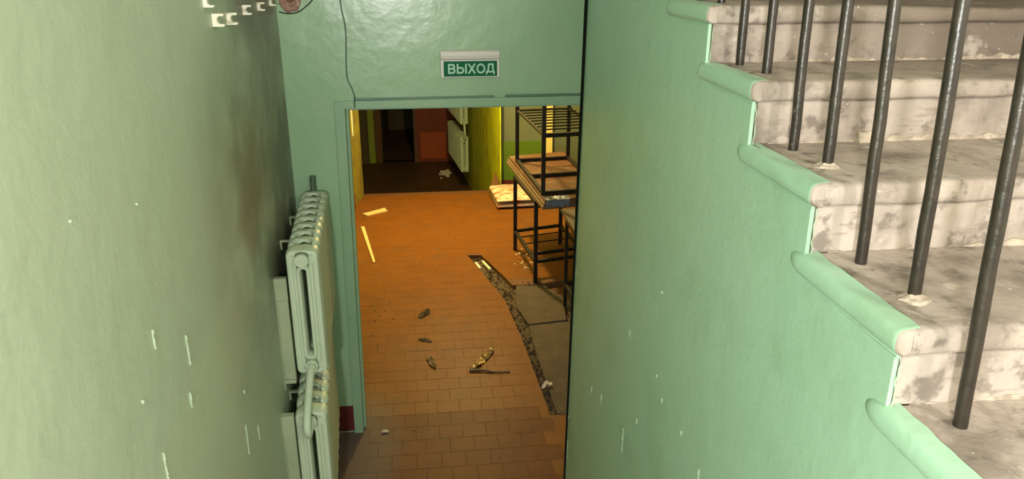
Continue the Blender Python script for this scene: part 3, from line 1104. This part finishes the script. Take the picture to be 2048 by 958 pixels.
# ------------------------------------------------------------ corridor lamp (out of sight above the lintel)
lp = thing('ceiling_bulb', (.40, 8.0, 2.9), 'bare bulb hanging from the corridor ceiling', 'lamp')
MB().tube([(.40, 8.0, 2.9), (.40, 8.0, 2.60)], .004, 6).build('cord', M['bulb'], lp)
MB().tube([(.40, 8.0, 2.60), (.40, 8.0, 2.53)], .018, 10).build('socket', M['bulb'], lp)
adopt(lp)

# ------------------------------------------------------------ tables and rack
FR = M['frame']


def bar(a, b_, w_=.03):
    a, b_ = Vector(a), Vector(b_)
    t = (b_ - a).normalized()
    up = Vector((0, 0, 1)) if abs(t.z) < .9 else Vector((0, 1, 0))
    s_ = t.cross(up).normalized() * w_ / 2
    u_ = s_.cross(t).normalized() * w_ / 2
    return MB().hexa([a - s_ - u_, a + s_ - u_, a + s_ + u_, a - s_ + u_, b_ - s_ - u_, b_ + s_ - u_, b_ + s_ + u_, b_ - s_ + u_])


def metal_table(name, A, B, Cc, D, zt, zs, label, lw=.034, rods=()):
    root = thing(name, (A[0], A[1], 0), label, 'table')
    for p in (A, B, Cc, D):
        bar((p[0], p[1], .0), (p[0], p[1], zt), lw).build('leg', FR, root)
    for p, q in ((A, B), (B, D), (D, Cc), (Cc, A)):
        bar((*p, zs), (*q, zs), .028).build('stretcher', FR, root)
        bar((*p, zt - .016), (*q, zt - .016), .03).build('apron_bar', FR, root)
    for t in rods:
        a = Vector((*A, zs)).lerp(Vector((*B, zs)), t)
        c = Vector((*Cc, zs)).lerp(Vector((*D, zs)), t)
        bar(a, c, .010 if t != .78 else .028).build('shelf_rod', FR, root)
    return root


t1 = metal_table('metal_table', (.900, 7.307), (.979, 6.44), (1.386, 7.43), (1.465, 6.56), .785, .205,
                 'black steel frame table carrying stacked boards at the right of the corridor', rods=(.22, .45, .78))


def board(z0, z1, ins, m, name='board'):
    poly = [(.868 + ins, 7.80 - ins), (.992 + ins, 6.16 + ins * .5), (1.60, 6.26), (1.50, 7.93)]
    return MB().prism(poly, z0, z1).build(name, m)


bt = board(.786, .812, 0, M['board_wood'], 'tabletop')
local(t1, bt)
b1 = board(.813, .838, .010, M['board_wood'])
tag(b1, 'lower loose brown board lying on the black steel table', 'board')
b2 = board(.839, .866, .022, M['board_top'])
tag(b2, 'upper loose brown board under the wire shelf rack', 'board')
# crumpled film at the front edge of the boards
v, fcs = [], []
nx, nzz = 26, 6
for i in range(nx + 1):
    for j in range(nzz + 1):
        x = 1.02 + .21 * i / nx
        q = j / nzz
        y = 6.16 + .02 * i / nx
        if q < .5:
            yy_, zz_ = y + .10 * (1 - 2 * q) + .01, .869
        else:
            yy_, zz_ = y - .006, .869 - (q - .5) * .13
        nn = noise.noise(Vector((x * 40, q * 6, 3)))
        v.append((x, yy_ - abs(nn) * .012, zz_ + .012 * abs(noise.noise(Vector((x * 55, q * 9, 8))))))
for i in range(nx):
    for j in range(nzz):
        fcs.append((i * (nzz + 1) + j, i * (nzz + 1) + j + 1, (i + 1) * (nzz + 1) + j + 1, (i + 1) * (nzz + 1) + j))
o = new_obj('plastic_film', v, fcs, M['film'])
md = o.modifiers.new('thick', 'SOLIDIFY')
md.thickness = .0015
tag(o, 'crumpled bluish grey plastic film draped over the front edge of the boards', 'plastic film')

# rack of bars standing on the boards
rk = thing('wire_shelf_rack', (.95, 7.5, .866), 'black steel rack with a wire grid shelf standing on the stacked boards', 'rack')
ra, rb_, rc, rd = (.945, 7.52), (1.022, 6.33), (1.475, 7.58), (1.555, 6.40)
ZR, ZS = .884, 1.40
for p in (ra, rb_, rc, rd):
    bar((*p, .867), (*p, 1.95), .034).build('post', FR, rk)
for p, q in ((ra, rb_), (rb_, rd), (rd, rc), (rc, ra)):
    bar((*p, ZR), (*q, ZR), .032).build('base_bar', FR, rk)
    bar((*p, ZS - .012), (*q, ZS - .012), .034 if p in (rb_, rd) and q in (rb_, rd) else .020).build('shelf_bar', FR, rk)
pm, qm = Vector((*ra, ZR)).lerp(Vector((*rb_, ZR)), .52), Vector((*rc, ZR)).lerp(Vector((*rd, ZR)), .52)
bar(pm, qm, .032).build('cross_bar', FR, rk)
for i in range(1, 9):
    t = i / 9
    a = Vector((*ra, ZS + .01)).lerp(Vector((*rb_, ZS + .01)), t)
    c = Vector((*rc, ZS + .01)).lerp(Vector((*rd, ZS + .01)), t)
    bar(a, c, .011).build('grid_rod', FR, rk)
adopt(rk)
adopt(t1)

t2 = metal_table('metal_table', (1.155, 5.90), (1.19, 5.0), (1.72, 5.95), (1.76, 5.05), .785, .205,
                 'nearer black steel frame table half hidden by the green wall edge', .026)
local(t2, MB().prism([(1.135, 6.10), (1.165, 4.9), (1.80, 4.95), (1.76, 6.13)], .786, .806).build('tabletop', M['grey_top']))
adopt(t2)


# ------------------------------------------------------------ loose things on the floor
def sack(name, cx, cy, z0, lx, ly, hh, rot, m, label):
    nx, ny_ = 22, 14
    v, fcs = [], []
    mt = Matrix.Rotation(rot, 3, 'Z')
    for side in (1, -1):
        for i in range(nx + 1):
            for j in range(ny_ + 1):
                a, b_ = i / nx * 2 - 1, j / ny_ * 2 - 1
                prof_ = (max(0, 1 - abs(a) ** 6) * max(0, 1 - abs(b_) ** 5)) ** .5
                wr = .010 * noise.noise(Vector((a * 4 + cx, b_ * 5 + z0 * 9, side)))
                z = hh / 2 + side * (hh / 2) * prof_ + (wr * prof_ if side > 0 else 0)
                p = mt @ Vector((a * lx / 2, b_ * ly / 2, 0))
                v.append((cx + p.x, cy + p.y, z0 + max(z, 0)))
    n = (nx + 1) * (ny_ + 1)
    for s_ in (0, 1):
        for i in range(nx):
            for j in range(ny_):
                q = s_ * n + i * (ny_ + 1) + j
                fcs.append((q, q + 1, q + ny_ + 2, q + ny_ + 1))
    o = new_obj(name, v, fcs, m, None, True)
    bm = bmesh.new()
    bm.from_mesh(o.data)
    bmesh.ops.remove_doubles(bm, verts=bm.verts, dist=1e-4)
    bmesh.ops.recalc_face_normals(bm, faces=bm.faces)
    bm.to_mesh(o.data)
    bm.free()
    tag(o, label, 'sack')
    return o


sack('paper_sack', 1.165, 9.02, .0, .66, .66, .07, R(3), M['sack_grey'], 'flat greyish sack lying lowest on the floor behind the table')
sack('paper_sack', 1.16, 9.05, .072, .66, .70, .06, R(4), M['sack'], 'white sack with red print on top of the greyish sack')

# brown paper leaning in the corner of the yellow wall
v, fcs = [], []
pp_ = [(.84, 9.58, 0), (.90, 9.48, 0), (.965, 9.50, 0), (1.0, 9.56, 0), (.95, 9.60, 0), (.875, 9.585, .09), (.915, 9.54, .17), (.955, 9.55, .11), (.98, 9.58, .07), (.925, 9.575, .235)]
o = new_obj('paper_bag', pp_, [(0, 1, 2, 3, 4), (0, 1, 6, 5), (1, 2, 7, 6), (2, 3, 8, 7), (3, 4, 8), (4, 0, 5), (5, 6, 9), (6, 7, 9), (7, 8, 9), (8, 4, 5, 9)], M['kraft'])
tag(o, 'crumpled brown paper bag standing in the corner beside the sacks', 'bag')

o = MB().hexa([(-.712, 8.655, .001), (-.69, 8.635, .001), (-.450, 8.77, .001), (-.452, 8.89, .001), (-.712, 8.655, .013), (-.69, 8.635, .013), (-.450, 8.77, .013), (-.452, 8.89, .013)])
o = MB().hexa([(-.725, 8.68, .001), (-.665, 8.61, .001), (-.440, 8.77, .001), (-.475, 8.885, .001), (-.725, 8.68, .014), (-.665, 8.61, .014), (-.440, 8.77, .014), (-.475, 8.885, .014)]).build('plank_offcut', M['pine'])
tag(o, 'short pale plank offcut lying by the left wall of the corridor', 'plank')
o = MB().hexa([(-.712, 8.22, .001), (-.672, 8.215, .001), (-.500, 7.11, .001), (-.520, 7.10, .001), (-.712, 8.22, .012), (-.672, 8.215, .012), (-.500, 7.11, .012), (-.520, 7.10, .012)]).build('wooden_batten', M['pine'])
tag(o, 'long thin pale batten lying near the left jamb on the tiles', 'batten')


def scrap(name, pts, w_, m, label, cat='scrap'):
    """crumpled ribbon along a path"""
    pts = curve_pts(pts, 8)
    v, fcs = [], []
    for i, p in enumerate(pts):
        t = (pts[min(i + 1, len(pts) - 1)] - pts[max(i - 1, 0)]).normalized()
        s_ = Vector((-t.y, t.x, 0)) * w_ / 2
        taper = 1 - .6 * abs(2 * i / (len(pts) - 1) - 1)
        for k, u_ in enumerate((-1, -.35, .35, 1)):
            z = .002 + abs(noise.noise(Vector((i * .9, k * 2.3, w_ * 50)))) * w_ * (.9 if m is not M['dirt'] else .22)
            v.append((p.x + s_.x * u_ * taper, p.y + s_.y * u_ * taper, p.z + z))
    for i in range(len(pts) - 1):
        for k in range(3):
            fcs.append((i * 4 + k, i * 4 + k + 1, i * 4 + 5 + k, i * 4 + 4 + k))
    o = new_obj(name, v, fcs, m)
    md = o.modifiers.new('thick', 'SOLIDIFY')
    md.thickness = .0015
    return tag(o, label, cat)


scrap('foil_scrap', [(.275, 4.885, 0), (.345, 4.96, 0), (.40, 5.06, 0), (.45, 5.14, 0), (.468, 5.22, 0)], .055, M['foil'], 'crumpled shiny foil strip lying on the tiles in the middle of the corridor')
o = MB().tube(curve_pts([(.27, 4.87, .008), (.36, 4.865, .012), (.45, 4.835, .008), (.56, 4.83, .006)]), [.011] * 6 + [.008] * 6 + [.005] * 7, 6).build('twig', M['twig'], None, True)
tag(o, 'thin dark twig lying across the end of the foil strip', 'twig')
scrap('foil_scrap', [(-.03, 5.10, 0), (.00, 5.06, 0), (.01, 5.00, 0), (.03, 4.95, 0)], .05, M['foil'], 'small shiny foil piece on the tiles left of the twig')
scrap('dirt_clump', [(-.075, 5.80, 0), (-.05, 5.86, 0), (-.02, 5.90, 0), (-.01, 5.96, 0)], .075, M['dirt'], 'dark dirt clump on the bare tiles, the farther of two', 'dirt')
scrap('dirt_clump', [(-.09, 5.42, 0), (-.04, 5.40, 0), (.01, 5.36, 0)], .05, M['dirt'], 'dark dirt clump on the bare tiles, the nearer of two', 'dirt')
scrap('paper_scrap', [(.755, 4.60, -.02), (.79, 4.62, .0), (.83, 4.615, .0)], .05, M['paper_white'], 'torn white paper scrap at the near end of the floor trench')
scrap('paper_scrap', [(-.32, 4.17, 0), (-.30, 4.18, 0), (-.28, 4.17, 0)], .03, M['paper_white'], 'tiny white paper scrap on the floor just inside the left jamb')
for (a, b_, lab) in [((.475, 7.02, -.012), (.505, 6.85, -.008), 'pale wood splinter in the far end of the trench, left of two'), ((.545, 7.05, -.012), (.600, 6.82, -.008), 'pale wood splinter in the far end of the trench, right of two')]:
    o = bar(a, b_, .022).build('wood_splinter', M['paper_white'])
    tag(o, lab, 'splinter')
cr = MB()
for _ in range(26):
    rock(cr, (random.gauss(.955, .05), random.gauss(7.05, .12), 0), random.uniform(.004, .014))
o = cr.build('plaster_crumbs', M['paper_white'])
o['kind'] = 'stuff'
tag(o, 'scattered white plaster crumbs by the feet of the black table', 'crumbs')
cr = MB()
for _ in range(30):
    rock(cr, (random.gauss(.43, .06), random.gauss(14.2, .14), -1.0), random.uniform(.015, .045))
o = cr.build('rubbish_heap', M['paper_white'])
o['kind'] = 'stuff'
tag(o, 'small heap of pale rubbish on the floor of the far dark passage', 'rubbish')
cr = MB()
for _ in range(60):
    rock(cr, (random.uniform(-.42, .70), random.uniform(3.5, 8.8), 0), random.uniform(.002, .006))
for _ in range(14):
    rock(cr, (random.gauss(-.38, .06), random.gauss(5.9, .3), 0), random.uniform(.003, .009))
o = cr.build('floor_grit', M['cement'])
o['kind'] = 'stuff'
tag(o, 'pale grit and crumbs strewn over the brown tiles', 'grit')
